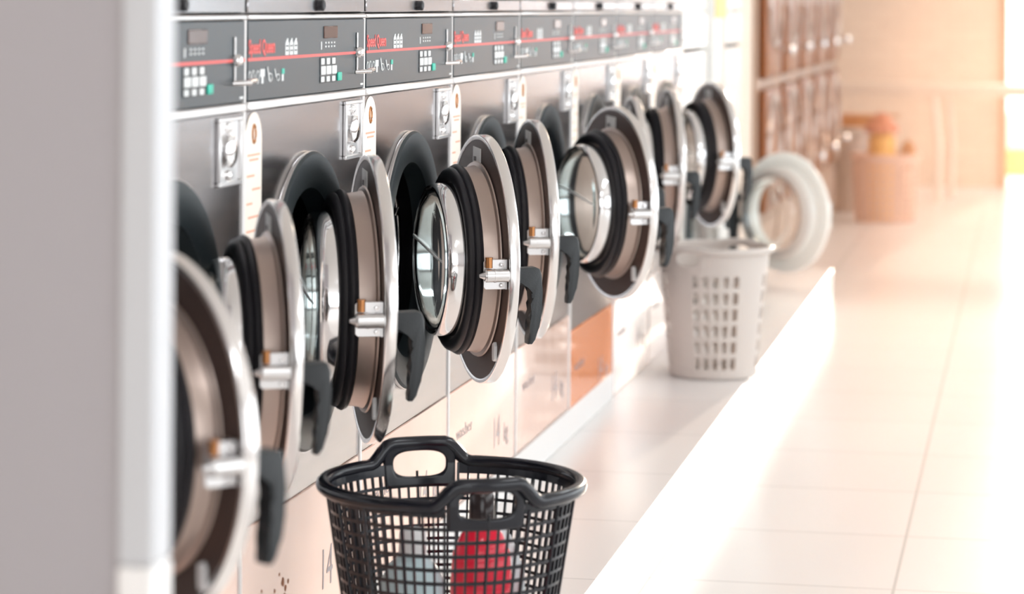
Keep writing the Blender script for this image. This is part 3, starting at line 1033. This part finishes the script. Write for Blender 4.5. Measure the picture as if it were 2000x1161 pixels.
bx, by, bz = BB
lathe_bottle('detergent_bottle', 'red plastic bottle with dark cap inside the black basket', 'red_bottle', 'cap', (bx + 0.052, by - 0.030, bz + 0.008), 0.046, 0.338, (0, 0, YAW + 0.2), 0.75, 'white_print')
lathe_bottle('detergent_bottle', 'pale blue plastic bottle with white cap inside the black basket', 'blue_bottle', 'white_plastic', (bx - 0.046, by - 0.055, bz + 0.008), 0.050, 0.285, (0, 0, YAW - 0.1), 0.7, 'teal_print')
tag(blob('cloth', 'beige', (bx - 0.056, by + 0.042, bz + 0.105), (0.036, 0.042, 0.095), 2, 0.4), 'beige cloth crumpled behind the pale blue bottle inside the black basket', 'cloth')
tag(blob('cloth', 'white_cloth', (bx + 0.060, by + 0.056, bz + 0.145), (0.047, 0.047, 0.137), 5, 0.4), 'white cloth bunched behind the red bottle inside the black basket', 'cloth')
tag(blob('cloth', 'coral', (bx + 0.000, by + 0.094, bz + 0.06), (0.022, 0.022, 0.052), 9, 0.4), 'coral cloth low at the back inside the black basket', 'cloth')

# ---------------------------------------------------------------- far end
t = thing('table', 'long cream table in front of the brick wall', 'table', (0.0, 17.2, 0), math.radians(-9))
MB().box(-0.5, 2.2, -0.35, 0.20, 0.66, 0.725, 0.008).build('tabletop', 'table', t)
for x, y in ((0.60, -0.30), (0.60, 0.14), (2.1, -0.30), (2.1, 0.14), (-0.45, -0.3), (-0.45, 0.14)):
    MB().tube([(x, y, 0), (x + 0.005, y, 0.35), (x - 0.03, y, 0.66)], 0.022, 10).build('leg', 'table', t)
basket('laundry_basket', 'rose openwork basket on the floor before the brick wall', 'pink_basket', (0.305, 15.25, 0.0), 0.185, 0.165, 0.37,
       28, 8, 0.42, 0.05, 0.42, 0.03, 0.02, 0.004, 0.22, math.radians(30), 0.012, True, None, False)
t = thing('detergent_bottle', 'yellow bottle with terracotta top standing in the rose basket', 'bottle', (0.285, 15.25, 0.008))
MB().lathe([(0, 0), (0, 0.078), (0.40, 0.078), (0.47, 0.074), (0.49, 0.05), (0.49, 0)], (0, 0, 0), 'Z', 24).build('bottle_body', 'yellow', t)
MB().lathe([(0.492, 0), (0.492, 0.10), (0.53, 0.09), (0.565, 0.055), (0.60, 0.03), (0.60, 0)], (0, 0, 0), 'Z', 24).build('cap', 'redcap', t)
t = thing('storage_bin', 'grey bin on the floor between the last dryer and the rose basket', 'bin', (0.07, 15.9, 0))
b = MB()
b.lathe([(0.0, 0.0), (0.0, 0.10), (0.45, 0.135), (0.46, 0.145), (0.475, 0.145), (0.475, 0.128), (0.05, 0.09), (0.05, 0)], (0, 0, 0), 'Z', 32)
b.build('bin_body', 'grey_bin', t)
MB().lathe([(0.4755, 0.0), (0.4755, 0.14), (0.49, 0.135), (0.495, 0.0)], (0, 0, 0), 'Z', 32).build('lid', 'grey_bin', t)
t = thing('cardboard_box', 'rust brown box on the floor behind the yellow bottle', 'box', (0.13, 16.35, 0))
MB().box(-0.14, 0.14, -0.15, 0.15, 0, 0.55, 0.004).build('box_body', 'brown', t)
for s in (-1, 1):
    b = MB()
    b.box(s * 0.14 if s > 0 else -0.20, 0.20 if s > 0 else -0.14, -0.15, 0.15, 0.545, 0.551)
    b.build('flap', 'brown', t, 0)
tag(blob('garment', 'brown', (0.43, 15.27, 0.375), (0.045, 0.05, 0.085), 4, 0.5), 'rust coloured garment heaped beside the yellow bottle in the rose basket', 'garment')

# outside the far door
struct(MB().box(-2, 8, YB + 0.12, YB + 14, -0.12, -0.02).build('ground', 'outside_white', smooth=0), 'pale paving outside')
tag(MB().box(0.4, 4.5, YB + 1.6, YB + 1.9, -0.02, 0.17, 0.01).build('low_kerb', 'ochre', smooth=0), 'ochre kerb seen outside the far door', 'kerb')
tag(MB().box(0.4, 4.5, YB + 2.2, YB + 2.4, -0.02, 0.42, 0.01).build('low_wall', 'outside_white', smooth=0), 'low white garden wall outside beyond the kerb', 'garden wall')
t = thing('tree', 'bare-branched tree outside beyond the low white wall', 'tree', (2.3, YB + 3.4, -0.02))
b = MB()
b.tube([(0, 0, 0), (0.02, 0, 0.6), (-0.05, 0.02, 1.2), (0.05, 0, 2.2)], [0.12, 0.09, 0.07, 0.04], 10)
b.build('trunk', 'bark', t)
rt_ = random.Random(5)
for k in range(8):
    z = 0.6 + 0.16 * k
    dx = -1 if k % 2 == 0 else 1
    L_ = rt_.uniform(0.6, 1.2)
    MB().tube([(0, 0, z), (dx * 0.4 * L_, rt_.uniform(-.2, .2), z + 0.12), (dx * L_, rt_.uniform(-.3, .3), z + 0.05 + rt_.uniform(-.1, .35))], [0.035, 0.022, 0.008], 8).build('branch', 'bark', t)

# ---------------------------------------------------------------- warm scattering volume added to stand in for lens flare
hm = bpy.data.materials.new('flare_haze')
hm.use_nodes = True
nt = hm.node_tree
nt.nodes.clear()
vo = nt.nodes.new('ShaderNodeVolumeScatter')
vo.inputs['Color'].default_value = (1.0, 0.60, 0.40, 1)
vo.inputs['Density'].default_value = 0.022
vo.inputs['Anisotropy'].default_value = 0.6
out = nt.nodes.new('ShaderNodeOutputMaterial')
nt.links.new(vo.outputs['Volume'], out.inputs['Volume'])
M['flare_haze'] = hm
hz = MB().box(0.52, RX - 0.1, 4.75, 16.4, 0.02, CH - 0.12).build('flare_haze', 'flare_haze', smooth=0)
tag(hz, 'thin warm volume added over the far part of the shop in place of lens flare', 'flare_haze')
hz['kind'] = 'stuff'
